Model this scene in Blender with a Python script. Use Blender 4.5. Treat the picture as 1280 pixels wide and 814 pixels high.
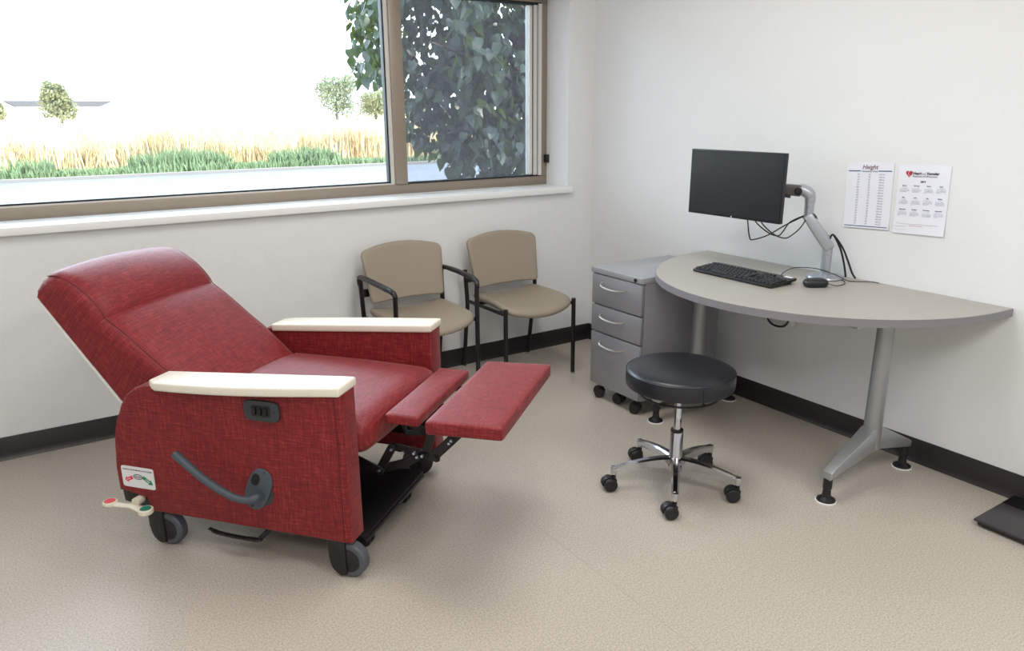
import bpy, bmesh, math, random
from mathutils import Vector, Matrix, noise
PI = math.pi
for _o in list(bpy.data.objects): bpy.data.objects.remove(_o)
S = bpy.context.scene
COL = S.collection

# ------------------------------------------------------------------ camera
def cam_axes(yaw, pitch, roll):
    f = Vector((math.cos(pitch)*math.sin(yaw), math.cos(pitch)*math.cos(yaw), math.sin(pitch)))
    r = Vector((math.cos(yaw), -math.sin(yaw), 0)); u = r.cross(f)
    return r*math.cos(roll)+u*math.sin(roll), -r*math.sin(roll)+u*math.cos(roll), f
cd = bpy.data.cameras.new('camera'); cam = bpy.data.objects.new('camera', cd); COL.objects.link(cam)
r_, u_, f_ = cam_axes(0.5783, -0.2765, -0.0067)
M = Matrix((r_, u_, -f_)).transposed().to_4x4(); M.translation = Vector((-2.9964, -3.6751, 1.4258))
cam.matrix_world = M
cd.sensor_fit = 'HORIZONTAL'; cd.sensor_width = 36; cd.lens = 938.15/1280*36; cd.clip_end = 600; cd.clip_start = .02
S.camera = cam
# ------------------------------------------------------------------ world, sun, room lamps, exposure
w = bpy.data.worlds.new('sky'); S.world = w; w.use_nodes = True
bg = w.node_tree.nodes['Background']; bg.inputs[0].default_value = (.72, .86, 1.0, 1); bg.inputs[1].default_value = 8.0
sd = bpy.data.lights.new('sun', 'SUN'); sd.energy = 12; sd.angle = math.radians(1); sd.color = (1, .93, .8)
sun = bpy.data.objects.new('sun', sd); COL.objects.link(sun)
sun.rotation_euler = Vector((-.35, .62, -.75)).to_track_quat('-Z', 'Y').to_euler()
for lx, ly, pw in ((-1.5, -1.6, 22), (-3.6, -1.6, 13), (-1.5, -4.2, 31), (-3.6, -4.2, 31)):
    ld = bpy.data.lights.new('ceiling_lamp', 'AREA'); ld.shape = 'RECTANGLE'; ld.size = .6; ld.size_y = 1.2
    ld.energy = pw; ld.color = (1, .978, .965)
    lo = bpy.data.objects.new('ceiling_lamp', ld); COL.objects.link(lo); lo.location = (lx, ly, 2.66)
pd = bpy.data.lights.new('window_portal', 'AREA'); pd.shape = 'RECTANGLE'; pd.size = 4.1; pd.size_y = 1.2
pd.cycles.is_portal = True
po = bpy.data.objects.new('window_portal', pd); COL.objects.link(po); po.location = (-2.25, .32, 1.56)
po.rotation_euler = (-PI/2, 0, 0)
S.view_settings.view_transform = 'Standard'; S.view_settings.look = 'None'
S.view_settings.exposure = 0.32; S.view_settings.gamma = 1; S.view_settings.use_curve_mapping = False

# ------------------------------------------------------------------ materials
def lin(c):
    return tuple(((x/255)/12.92 if x/255 <= .04045 else ((x/255+.055)/1.055)**2.4) for x in c)+(1,)
def mat(name, rgb, rough=.5, metal=0, spec=.5, **k):
    m = bpy.data.materials.new(name); m.use_nodes = True
    b = m.node_tree.nodes['Principled BSDF']
    b.inputs['Base Color'].default_value = lin(rgb); b.inputs['Roughness'].default_value = rough
    b.inputs['Metallic'].default_value = metal; b.inputs['Specular IOR Level'].default_value = spec
    for a, v in k.items(): b.inputs[a.replace('_', ' ')].default_value = v
    return m
def nd(m, t, **k):
    n = m.node_tree.nodes.new(t)
    for a, v in k.items(): setattr(n, a, v)
    return n
def lk(m, a, b): m.node_tree.links.new(a, b)
def bsdf(m): return m.node_tree.nodes['Principled BSDF']
def noise_tex(m, scale, vec=None, detail=2, mapscale=None, coord='Object'):
    tc = nd(m, 'ShaderNodeTexCoord'); out = tc.outputs[coord]
    if mapscale:
        mp = nd(m, 'ShaderNodeMapping'); mp.inputs['Scale'].default_value = mapscale; lk(m, out, mp.inputs[0]); out = mp.outputs[0]
    n = nd(m, 'ShaderNodeTexNoise'); n.inputs['Scale'].default_value = scale; n.inputs['Detail'].default_value = detail
    lk(m, out, n.inputs['Vector']); return n
def ramp(m, fac, stops):
    r = nd(m, 'ShaderNodeValToRGB'); e = r.color_ramp.elements
    while len(e) < len(stops): e.new(.5)
    for i, (p, c) in enumerate(stops): e[i].position = p; e[i].color = lin(c)
    lk(m, fac, r.inputs[0]); return r
def bump(m, h, strength=.2, dist=.002):
    b = nd(m, 'ShaderNodeBump'); b.inputs['Strength'].default_value = strength; b.inputs['Distance'].default_value = dist
    lk(m, h, b.inputs['Height']); lk(m, b.outputs[0], bsdf(m).inputs['Normal']); return b
def speck(name, c1, c2, scale, rough=.5, metal=0, bs=0, spec=.5, lo=.4, hi=.6):
    m = mat(name, c1, rough, metal, spec); n = noise_tex(m, scale, detail=3)
    r = ramp(m, n.outputs[0], [(lo, c1), (hi, c2)]); lk(m, r.outputs[0], bsdf(m).inputs['Base Color'])
    if bs: bump(m, n.outputs[0], bs)
    return m
def woven(name, up):
    """linen-like weave: threads run along x and along z (or y), dark, mid and orange-tinted yarns"""
    m = mat(name, (150, 30, 42), .52, 0, .35)
    if up == 'z': s1, s2 = (480, 480, 22), (22, 22, 480)
    else: s1, s2 = (480, 22, 22), (22, 480, 480)
    a = noise_tex(m, 1, detail=1, mapscale=s1); b = noise_tex(m, 1, detail=1, mapscale=s2)
    mx = nd(m, 'ShaderNodeMath', operation='ADD'); lk(m, a.outputs[0], mx.inputs[0]); lk(m, b.outputs[0], mx.inputs[1])
    hf = nd(m, 'ShaderNodeMath', operation='MULTIPLY'); hf.inputs[1].default_value = .5; lk(m, mx.outputs[0], hf.inputs[0])
    r = ramp(m, hf.outputs[0], [(.28, (76, 12, 18)), (.46, (116, 22, 28)), (.56, (131, 32, 36)), (.72, (164, 68, 54))])
    lk(m, r.outputs[0], bsdf(m).inputs['Base Color']); bump(m, hf.outputs[0], .25, .0006)
    bsdf(m).inputs['Sheen Weight'].default_value = .12; bsdf(m).inputs['Sheen Roughness'].default_value = .4
    return m
FABZ = woven('red_weave_upright', 'z'); FABY = woven('red_weave_flat', 'y')
WALL = mat('wall_paint', (228, 229, 228), .55, 0, .35)
n1 = noise_tex(WALL, 9, detail=4); n2 = noise_tex(WALL, 260, detail=2)
ad = nd(WALL, 'ShaderNodeMath', operation='MULTIPLY_ADD'); ad.inputs[1].default_value = 5
lk(WALL, n1.outputs[0], ad.inputs[0]); lk(WALL, n2.outputs[0], ad.inputs[2]); bump(WALL, ad.outputs[0], .22, .0035)
CEIL = mat('ceiling_white', (236, 236, 232), .8)
FLOOR = mat('floor_sheet', (196, 184, 164), .36, 0, .45)
fa = noise_tex(FLOOR, 170, detail=3); fb = noise_tex(FLOOR, 3.0, detail=2)
fr = ramp(FLOOR, fa.outputs[0], [(.32, (163, 154, 142)), (.5, (181, 172, 160)), (.66, (195, 187, 176))])
lk(FLOOR, fr.outputs[0], bsdf(FLOOR).inputs['Base Color']); bump(FLOOR, fa.outputs[0], .02, .0005)
rr = nd(FLOOR, 'ShaderNodeMapRange'); rr.inputs[3].default_value = .32; rr.inputs[4].default_value = .42
lk(FLOOR, fb.outputs[0], rr.inputs[0]); lk(FLOOR, rr.outputs[0], bsdf(FLOOR).inputs['Roughness'])
SEAM = mat('floor_seam', (172, 164, 152), .4)
BASE = mat('dark_rubber_base', (40, 34, 36), .38)
SILL = mat('sill_white', (238, 238, 236), .35)
FRAME = mat('window_aluminium', (150, 138, 124), .45, .35)
SASH = mat('sash_pale', (214, 210, 204), .4, .1)
GASK = mat('gasket_black', (14, 16, 20), .5)
def glassy(name, tint, gl):
    m = bpy.data.materials.new(name); m.use_nodes = True; t = m.node_tree; t.nodes.clear()
    o = nd(m, 'ShaderNodeOutputMaterial'); a = nd(m, 'ShaderNodeBsdfTransparent'); a.inputs[0].default_value = tint
    g = nd(m, 'ShaderNodeBsdfGlossy'); g.inputs['Roughness'].default_value = .02
    f = nd(m, 'ShaderNodeFresnel'); f.inputs[0].default_value = 1.45
    q = nd(m, 'ShaderNodeMath', operation='MULTIPLY'); q.inputs[1].default_value = gl; lk(m, f.outputs[0], q.inputs[0])
    x = nd(m, 'ShaderNodeMixShader'); lk(m, q.outputs[0], x.inputs[0]); lk(m, a.outputs[0], x.inputs[1]); lk(m, g.outputs[0], x.inputs[2])
    lk(m, x.outputs[0], o.inputs[0]); return m
GLASS = glassy('window_glass', (.95, .97, .97, 1), .8)
SCREEN = bpy.data.materials.new('insect_mesh'); SCREEN.use_nodes = True
t = SCREEN.node_tree; t.nodes.clear()
o = nd(SCREEN, 'ShaderNodeOutputMaterial'); a = nd(SCREEN, 'ShaderNodeBsdfTransparent'); g = nd(SCREEN, 'ShaderNodeBsdfDiffuse'); g.inputs[0].default_value = (.22, .22, .29, 1)
x = nd(SCREEN, 'ShaderNodeMixShader'); x.inputs[0].default_value = .26
lk(SCREEN, a.outputs[0], x.inputs[1]); lk(SCREEN, g.outputs[0], x.inputs[2]); lk(SCREEN, x.outputs[0], o.inputs[0])
CAPM = speck('armrest_speckled_cream', (232, 226, 210), (204, 186, 160), 330, .3, lo=.62, hi=.72)
BLACKP = mat('black_plastic', (22, 21, 23), .42)
BLACKM = mat('black_steel', (30, 27, 27), .38, .3)
BLACKT = mat('black_tray', (12, 12, 14), .55)
TREAD = mat('grey_tread', (78, 80, 88), .5)
LEVER = mat('lever_grey', (70, 80, 88), .48)
LEVD = mat('lever_disc_grey', (50, 54, 58), .45)
CREAM = mat('cream_plastic', (226, 220, 200), .4)
RED = mat('red_plastic', (214, 40, 52), .4); GREEN = mat('green_plastic', (0, 116, 92), .4)
PRED = mat('print_red', (214, 28, 36), .5); PGREEN = mat('print_green', (16, 132, 78), .5)
PGREY = mat('print_grey', (110, 110, 112), .5); PLGREY = mat('print_light_grey', (196, 198, 202), .5)
PBLK = mat('print_black', (70, 70, 80), .6); PNAVY = mat('print_navy', (58, 84, 130), .6); PCRIM = mat('print_crimson', (176, 40, 58), .6)
PFIG = mat('print_slate', (128, 132, 148), .6); PMAR = mat('print_maroon', (120, 58, 84), .6); PFAINT = mat('print_faint', (186, 190, 204), .6); PWHITE = mat('print_white', (240, 240, 244), .6)
PAPER = mat('white_paper', (232, 234, 242), .6, Subsurface_Weight=0); CARD = mat('white_card', (226, 226, 228), .35)
TAUPE = speck('taupe_vinyl', (148, 136, 120), (154, 142, 126), 500, .48, bs=.08)
TUBEB = mat('black_powder_tube', (20, 20, 22), .36)
FOOTG = mat('clear_glide', (150, 146, 140), .4)
CABM = speck('cabinet_grey', (152, 152, 157), (145, 145, 150), 900, .42, .35)
CABT = mat('cabinet_top_grey', (164, 166, 170), .3, .3)
SAT = mat('satin_nickel', (196, 188, 180), .28, .9)
DESKT = speck('desk_laminate', (172, 167, 158), (162, 157, 148), 420, .38)
DESKE = mat('desk_edge_band', (132, 128, 132), .45)
ALU = mat('silver_powder', (158, 160, 160), .36, .55)
ARMA = mat('arm_silver', (176, 180, 186), .32, .6); ARMD = mat('arm_dark_grey', (92, 88, 86), .4, .4)
CHROME = mat('polished_chrome', (200, 200, 204), .12, 1)
LEATH = mat('black_leather', (27, 29, 36), .34, 0, .5); nn = noise_tex(LEATH, 420, detail=2); bump(LEATH, nn.outputs[0], .25, .0006)
SCRM = mat('monitor_screen', (19, 25, 31), .22, 0, .55)
KEYM = mat('key_black', (28, 28, 32), .5)
MOUSE = mat('mouse_black', (28, 28, 32), .4)
SCALEG = mat('scale_grey', (56, 54, 56), .3); SCALEK = mat('scale_black_glass', (8, 8, 10), .12)
WHITEP = mat('white_plastic', (228, 228, 226), .4); LGREYP = mat('pale_grey_strip', (176, 176, 180), .35, .3)
THREAD = mat('dark_red_thread', (98, 14, 24), .6)
BLUEM = mat('zinc_bolt', (170, 186, 200), .25, .8)

# ------------------------------------------------------------------ mesh helpers
def finish(name, bm, m, parent=None, off=(0, 0, 0), angle=38, mats=None):
    bmesh.ops.recalc_face_normals(bm, faces=bm.faces)
    me = bpy.data.meshes.new(name); 
    if any(off): bmesh.ops.translate(bm, verts=bm.verts, vec=Vector(off))
    bm.to_mesh(me); bm.free()
    for p in me.polygons: p.use_smooth = True
    me.set_sharp_from_angle(angle=math.radians(angle))
    for q in (mats or [m]): me.materials.append(q)
    ob = bpy.data.objects.new(name, me); COL.objects.link(ob); ob.parent = parent
    return ob
def tag(o, label, cat, group=None, kind=None):
    if label: o['label'] = label
    if cat: o['category'] = cat
    if group: o['group'] = group
    if kind: o['kind'] = kind
    return o
def empty(name, loc, rz=0, label=None, cat=None, group=None, kind=None, parent=None):
    o = bpy.data.objects.new(name, None); COL.objects.link(o); o.location = loc; o.rotation_euler = (0, 0, rz)
    o.empty_display_size = .1; o.parent = parent
    return tag(o, label, cat, group, kind)
def box(bm, x0, x1, y0, y1, z0, z1, bev=0, seg=2):
    r = bmesh.ops.create_cube(bm, size=1, matrix=Matrix.Translation(((x0+x1)/2, (y0+y1)/2, (z0+z1)/2)) @ Matrix.Diagonal((abs(x1-x0), abs(y1-y0), abs(z1-z0), 1)))
    if bev:
        es = list({e for v in r['verts'] for e in v.link_edges})
        bmesh.ops.bevel(bm, geom=es, offset=bev, segments=seg, profile=.5, affect='EDGES')
    return bm
def B(*a, **k): return box(bmesh.new(), *a, **k)
def prism(bm, pts, fn, bev=0, seg=2):
    """pts: 2D outline; fn(u, v, side) -> 3D for side 0 and 1"""
    a = [bm.verts.new(fn(u, v, 0)) for u, v in pts]; b = [bm.verts.new(fn(u, v, 1)) for u, v in pts]
    n = len(pts); fs = [bm.faces.new(a), bm.faces.new(b[::-1])]
    for i in range(n): bm.faces.new((a[i], b[i], b[(i+1) % n], a[(i+1) % n]))
    if bev:
        es = list({e for f in fs for e in f.edges})
        bmesh.ops.bevel(bm, geom=es, offset=bev, segments=seg, profile=.5, affect='EDGES')
    return bm
def xz(y0, y1): return lambda u, v, s: (u, y1 if s else y0, v)
def xy(z0, z1): return lambda u, v, s: (u, v, z1 if s else z0)
def yz(x0, x1): return lambda u, v, s: (x1 if s else x0, u, v)
def cat_rom(pts, n=6):
    P = [Vector(p) for p in pts]; P = [P[0]*2-P[1]]+P+[P[-1]*2-P[-2]]; out = []
    for i in range(1, len(P)-2):
        for k in range(n):
            t = k/n; a, b, c, d = P[i-1:i+3]
            out.append(.5*((2*b)+(c-a)*t+(2*a-5*b+4*c-d)*t*t+(3*b-a-3*c+d)*t**3))
    out.append(P[-2]); return out
def tube(bm, pts, r, seg=10, smooth=0, flat=1, cap=True):
    """sweep a circle (or a flattened one) along points; r may be a list"""
    P = cat_rom(pts, smooth) if smooth else [Vector(p) for p in pts]
    n = len(P); R = [r]*n if not hasattr(r, '__len__') else ([r[min(int(i*(len(r)-1)/(n-1)+.5), len(r)-1)] for i in range(n)])
    T = [(P[min(i+1, n-1)]-P[max(i-1, 0)]).normalized() for i in range(n)]
    up = Vector((0, 0, 1)) if abs(T[0].z) < .9 else Vector((0, 1, 0))
    N = (up-T[0]*up.dot(T[0])).normalized(); rings = []
    for i in range(n):
        N = (N-T[i]*N.dot(T[i])).normalized(); Bn = T[i].cross(N)
        rings.append([bm.verts.new(P[i]+(N*math.cos(2*PI*k/seg)*flat+Bn*math.sin(2*PI*k/seg))*R[i]) for k in range(seg)])
    for i in range(n-1):
        for k in range(seg): bm.faces.new((rings[i][k], rings[i][(k+1) % seg], rings[i+1][(k+1) % seg], rings[i+1][k]))
    if cap: bm.faces.new(rings[0][::-1]); bm.faces.new(rings[-1])
    return bm
def T(*a, **k): return tube(bmesh.new(), *a, **k)
def lathe(bm, prof, c=(0, 0, 0), axis='z', seg=24):
    """prof: (radius, height) pairs"""
    rings = []
    for r, h in prof:
        if r < 1e-6: pts = [(0, 0, h)]
        else: pts = [(r*math.cos(2*PI*k/seg), r*math.sin(2*PI*k/seg), h) for k in range(seg)]
        if axis == 'y': pts = [(x, z, -y) for x, y, z in pts]
        if axis == 'x': pts = [(z, x, y) for x, y, z in pts]
        rings.append([bm.verts.new((x+c[0], y+c[1], z+c[2])) for x, y, z in pts])
    for a, b in zip(rings, rings[1:]):
        if len(a) == 1 and len(b) == 1: continue
        if len(a) == 1:
            for k in range(seg): bm.faces.new((a[0], b[k], b[(k+1) % seg]))
        elif len(b) == 1:
            for k in range(seg): bm.faces.new((a[k], b[0], a[(k+1) % seg]))
        else:
            for k in range(seg): bm.faces.new((a[k], b[k], b[(k+1) % seg], a[(k+1) % seg]))
    if len(rings[0]) > 1: bm.faces.new(rings[0][::-1])
    if len(rings[-1]) > 1: bm.faces.new(rings[-1])
    return bm
def L(*a, **k): return lathe(bmesh.new(), *a, **k)
def rbox(size, r, n=10, fn=None):
    """rounded box on a fine grid, then bent by fn(p)->p"""
    bm = bmesh.new(); bmesh.ops.create_cube(bm, size=2)
    bmesh.ops.subdivide_edges(bm, edges=bm.edges[:], cuts=n, use_grid_fill=True)
    h = Vector(size)/2
    for v in bm.verts:
        # concentrate grid near the edges
        p = Vector([math.copysign(1-(1-abs(c))**1.6, c)*h[i] for i, c in enumerate(v.co)])
        q = Vector([max(-(h[i]-r), min(h[i]-r, p[i])) for i in range(3)]); d = p-q
        if d.length > 1e-9: p = q+d.normalized()*r
        v.co = fn(p) if fn else p
    return bm
def pillow(outline, fn, thick, er):
    """cushion from a closed outline(theta)->(a,b); fn(a,b,t)->xyz where t runs through the thickness"""
    bm = bmesh.new(); h = thick/2; rings = []; ns = len(outline)
    prof = [(.0, h), (.35, h), (.65, h), (.85, h)]
    for k in range(9):
        an = PI/2-k*PI/8; prof.append((1-er*(1-math.cos(an)), h*math.sin(an)))
    prof += [(.8, -h), (.4, -h), (0, -h)]
    for s, t in prof:
        if s == 0: rings.append([bm.verts.new(fn(PC[0][0], PC[0][1], t))])
        else:
            R = []
            for k in range(ns):
                a, b = outline[k]; ca, cb = PC[0]
                R.append(bm.verts.new(fn(ca+(a-ca)*s, cb+(b-cb)*s, t)))
            rings.append(R)
    for a, b in zip(rings, rings[1:]):
        for k in range(ns):
            k2 = (k+1) % ns
            if len(a) == 1: bm.faces.new((a[0], b[k], b[k2]))
            elif len(b) == 1: bm.faces.new((a[k], b[0], a[k2]))
            else: bm.faces.new((a[k], b[k], b[k2], a[k2]))
    return bm
PC = [(0, 0)]
def rpoly(c, rad, n=6, sub=6):
    out = []; m = len(c)
    for i in range(m):
        p = Vector(c[i]); a = (Vector(c[i-1])-p).normalized(); b = (Vector(c[(i+1) % m])-p).normalized(); r = rad[i]
        k = r/math.tan(a.angle(b)/2); A, Bq = p+a*k, p+b*k
        for j in range(n+1):
            t = j/n; q = (1-t)*(1-t)*A+2*t*(1-t)*p+t*t*Bq; out.append((q.x, q.y))
        nx = Vector(c[(i+1) % m]); kk = rad[(i+1) % m]/math.tan(max(.3, (p-nx).angle(Vector(c[(i+2) % m])-nx))/2); E = nx+(p-nx).normalized()*kk
        for j in range(1, sub): q = Bq.lerp(E, j/sub); out.append((q.x, q.y))
    return out
def selipse(a, b, n, th):
    c, s = math.cos(th), math.sin(th)
    return a*math.copysign(abs(c)**(2/n), c), b*math.copysign(abs(s)**(2/n), s)
def text(name, body, size, m, parent, mw, align='LEFT', depth=.0002, bold=0, sx=1, shear=0):
    c = bpy.data.curves.new(name, 'FONT'); c.body = body; c.size = size; c.align_x = align; c.extrude = depth; c.offset = bold; c.shear = shear
    c.resolution_u = 2
    t = bpy.data.objects.new('tmp', c); me = bpy.data.meshes.new_from_object(t)
    bpy.data.objects.remove(t); bpy.data.curves.remove(c)
    me.transform(mw @ Matrix.Diagonal((sx, 1, 1, 1))); me.materials.clear(); me.materials.append(m)
    o = bpy.data.objects.new(name, me); COL.objects.link(o); o.parent = parent
    return o
def frame(origin, X, Y):
    X = Vector(X).normalized(); Y = Vector(Y).normalized(); Z = X.cross(Y)
    m = Matrix((X, Y, Z)).transposed().to_4x4(); m.translation = Vector(origin); return m
def copy_tree(o, parent=None):
    c = o.copy(); COL.objects.link(c); c.parent = parent
    for ch in [x for x in bpy.data.objects if x.parent == o]: copy_tree(ch, c)
    return c
def struct(name, bm, m, parent=None, **k):
    o = finish(name, bm, m, parent, **k)
    if parent is None: o['kind'] = 'structure'
    return o

# ------------------------------------------------------------------ room shell
XL, YF, H = -5.4, -6.2, 2.7
WX0, WX1, WZ0, WZ1, WT = -4.4, -.19, .955, 2.12, .30
struct('floor', B(XL-.1, .1, YF-.1, WT, -.06, 0), FLOOR)
struct('ceiling', B(XL-.1, .1, YF-.1, WT, H, H+.1), CEIL)
bm = bmesh.new()
box(bm, XL-.1, .1, 0, WT, 0, WZ0); box(bm, XL-.1, .1, 0, WT, WZ1, H)
box(bm, WX1, .1, 0, WT, WZ0, WZ1); box(bm, XL-.1, WX0, 0, WT, WZ0, WZ1)
struct('wall_back', bm, WALL)
struct('wall_right', B(0, .1, YF, 0, 0, H), WALL)
struct('wall_left', B(XL-.1, XL, YF, 0, 0, H), WALL)
struct('wall_front', B(XL-.1, .1, YF-.1, YF, 0, H), WALL)
bprof = [(0, 0), (.014, 0), (.012, .004), (.006, .014), (.0045, .03), (.0045, .099), (.003, .102), (0, .102)]
struct('baseboard_back', prism(bmesh.new(), [(-a, b) for a, b in bprof], yz(XL, -.001)), BASE)
struct('baseboard_right', prism(bmesh.new(), [(-a, b) for a, b in bprof], lambda u, v, s: (u, 0 if s else YF, v)), BASE)
# faint welded seams of the sheet floor
tr = struct('trim_1', B(-1.62, -1.618, YF, -.02, 0, .0004), SEAM)
# ceiling troffers (lamp housings)
for i, (lx, ly) in enumerate(((-1.5, -1.6), (-3.6, -1.6), (-1.5, -4.2), (-3.6, -4.2))):
    bm = bmesh.new()
    for q in ((-.33, -.3, -.63, .63), (.3, .33, -.63, .63), (-.3, .3, -.63, -.6), (-.3, .3, .6, .63)):
        box(bm, lx+q[0], lx+q[1], ly+q[2], ly+q[3], 2.67, 2.7)
    o = finish('ceiling_light', bm, WHITEP); tag(o, 'white framed ceiling light %s' % ('above the rolling stool', 'above the recliner', 'behind the viewer on the desk side of the room', 'behind the viewer on the left side of the room')[i], 'ceiling light', 'ceiling lights')
# window
struct('window_sill', B(-4.5, -.168, -.03, .215, .957, .991, bev=.003), SILL)
bpy.data.objects['window_sill'].name = 'trim_2'
win = empty('window_1', (-2.3, .25, .991), kind='structure')
WO = (2.3, -.25, -.991)
def wbar(name, x0, x1, z0, z1, y0=.215, y1=.29, m=FRAME, bev=.002):
    return finish(name, B(x0, x1, y0, y1, z0, z1, bev=bev), m, win, WO)
wbar('frame_rail', WX0, WX1, .991, 1.045); wbar('frame_rail', WX0, WX1, 2.045, WZ1)
wbar('frame_stile', -.236, -.191, 1.045, 2.045); wbar('frame_stile', WX0, WX0+.05, 1.045, 2.045)
wbar('mullion', -1.222, -1.150, 1.045, 2.045, .205, .29)
wbar('mullion', -3.35, -3.28, 1.045, 2.045, .205, .29)
for x0, x1 in ((WX0+.05, -3.35), (-3.28, -1.222)):
    bm = bmesh.new(); box(bm, x0, x0+.02, .225, .28, 1.045, 2.045); box(bm, x1-.02, x1, .225, .28, 1.045, 2.045)
    box(bm, x0+.02, x1-.02, .225, .28, 1.045, 1.052); box(bm, x0+.02, x1-.02, .225, .28, 2.035, 2.045)
    finish('glazing_bead', bm, SASH, win, WO)
    bm = bmesh.new(); box(bm, x0+.02, x0+.026, .235, .27, 1.052, 2.035); box(bm, x1-.028, x1-.02, .235, .27, 1.052, 2.035)
    box(bm, x0+.026, x1-.028, .235, .27, 1.052, 1.060); finish('gasket', bm, GASK, win, WO)
    finish('glass_pane', B(x0+.02, x1-.02, .25, .256, 1.052, 2.04), GLASS, win, WO)
# casement sash on the right
x0, x1 = -1.150, -.236
bm = bmesh.new(); box(bm, x1-.024, x1-.002, .205, .25, 1.05, 2.04); box(bm, x1-.052, x1-.030, .215, .26, 1.05, 2.04)
box(bm, x1-.076, x1-.058, .225, .27, 1.056, 2.03)
finish('sash_stile', bm, SASH, win, WO)
bm = bmesh.new(); box(bm, x1-.030, x1-.024, .222, .26, 1.048, 2.04); box(bm, x1-.058, x1-.052, .225, .265, 1.048, 2.04); box(bm, x1-.002, x1, .222, .26, 1.046, 2.04)
box(bm, x0, x1, .212, .262, 1.045, 1.053); box(bm, x0, x1, .212, .262, 2.032, 2.046); finish('gasket', bm, GASK, win, WO)
finish('glass_pane', B(x0, x1-.07, .262, .268, 1.05, 2.04), GLASS, win, WO)
finish('insect_screen', B(x0, x1-.07, .236, .237, 1.053, 2.035), SCREEN, win, WO)
# blind chain holder in the reveal
hc = empty('blind_chain', (-.2, .2, 1.15), 0, 'small black chain holder with thin looped cord on the white window reveal', 'blind chain')
finish('chain_holder', B(-.014, .0095, -.016, .016, -.025, .025, bev=.004), BLACKP, hc)
finish('cord', T([(-.004, -.012, -.02), (-.004, -.016, -.05), (-.004, -.03, -.055), (-.004, -.035, 0), (-.004, -.035, .9)], .0012, 6), WHITEP, hc)

# ------------------------------------------------------------------ recliner (local axes: x forward, y to far side, z up)
RA = -.86792
OR = Vector((-2.27304, -1.07395, 0))
rec = empty('recliner', OR, RA, 'large red woven medical recliner, reclined, with cream armrest caps and raised footrest', 'recliner')
RO = (.44, -.395, 0)
def rp(name, bm, m, parent=None, **k): return finish(name, bm, m, parent or rec, RO if True else 0, **k)
prof = [(0, .13), (-.752, .13), (-.757, .19), (-.877, .192), (-.872, .28), (-.860, .38), (-.842, .45), (-.815, .512), (-.785, .55), (-.755, .573), (-.72, .586), (-.68, .588), (-.35, .612), (0, .632)]
for y0, y1 in ((0, .09), (.70, .79)):
    p = rp('side_panel', prism(bmesh.new(), prof, xz(y0, y1), bev=.008, seg=3), FABZ)
    ys = y0 if y0 == 0 else y1; yo = -1 if y0 == 0 else 1
    rp('piping', T([(-.022, ys, .14), (-.022, ys, .6), (-.022, ys, .618)], .0022, 6), THREAD, p)
    bm = prism(bmesh.new(), [(-.750, .128), (-.754, .188), (-.875, .188), (-.872, .146)], xz(y0+.012, y1-.012), bev=.003)
    rp('corner_bracket', bm, BLACKP)
# armrest caps
def cap(far):
    bm = bmesh.new(); N = 18; tops = []; ins = .0
    for i in range(N+1):
        w = -.695+.697*i/N; t = i/N
        z = .607+.047*t
        bow = (.008 if far else .026)*math.sin(PI*min(1, t*1.02))*(1-.25*t)
        o0, o1 = -.012-bow, .102
        if i == 0: o0 += .02
        if i == N: o1 -= .002
        if far: o0, o1 = .79-o0, .79-o1
        tops.append([(w, o0, z), (w, o1, z), (w, o1, z-.03), (w, o0, z-.03)])
    vs = [[bm.verts.new(p) for p in q] for q in tops]
    for a, b in zip(vs, vs[1:]):
        for k in range(4): bm.faces.new((a[k], a[(k+1) % 4], b[(k+1) % 4], b[k]))
    bm.faces.new(vs[0]); bm.faces.new(vs[-1][::-1])
    bmesh.ops.recalc_face_normals(bm, faces=bm.faces)
    es = [e for e in bm.edges if e.calc_length() < 2 and len(e.link_faces) == 2 and e.calc_face_angle(0) > .5]
    bmesh.ops.bevel(bm, geom=es, offset=.007, segments=3, profile=.5, affect='EDGES')
    return bm
for far in (0, 1): rp('armrest_cap', cap(far), CAPM)
# seat cushion
def seatfn(p):
    x, y, z = p; t = y/.3
    z += (.020*(1-t*t) if z > 0 else 0)+.0
    fr = max(0, (x+.1)/.42)
    if z > 0: z -= .012*fr**2
    x += .014*(1-t*t)*max(0, x/.31)
    return Vector((x-.295, y+.395, z+.4425))
sc = rp('seat', rbox((.63, .606, .118), .045, 14, seatfn), FABY)
# under-seat frame
bm = bmesh.new(); box(bm, -.62, -.05, .105, .125, .30, .385, bev=.003); box(bm, -.62, -.05, .665, .685, .30, .385, bev=.003)
box(bm, -.62, -.60, .125, .665, .22, .385, bev=.003); box(bm, -.12, -.09, .125, .665, .35, .384, bev=.003); box(bm, -.6, -.12, .125, .665, .372, .384)
rp('seat_frame', bm, BLACKM)
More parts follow.
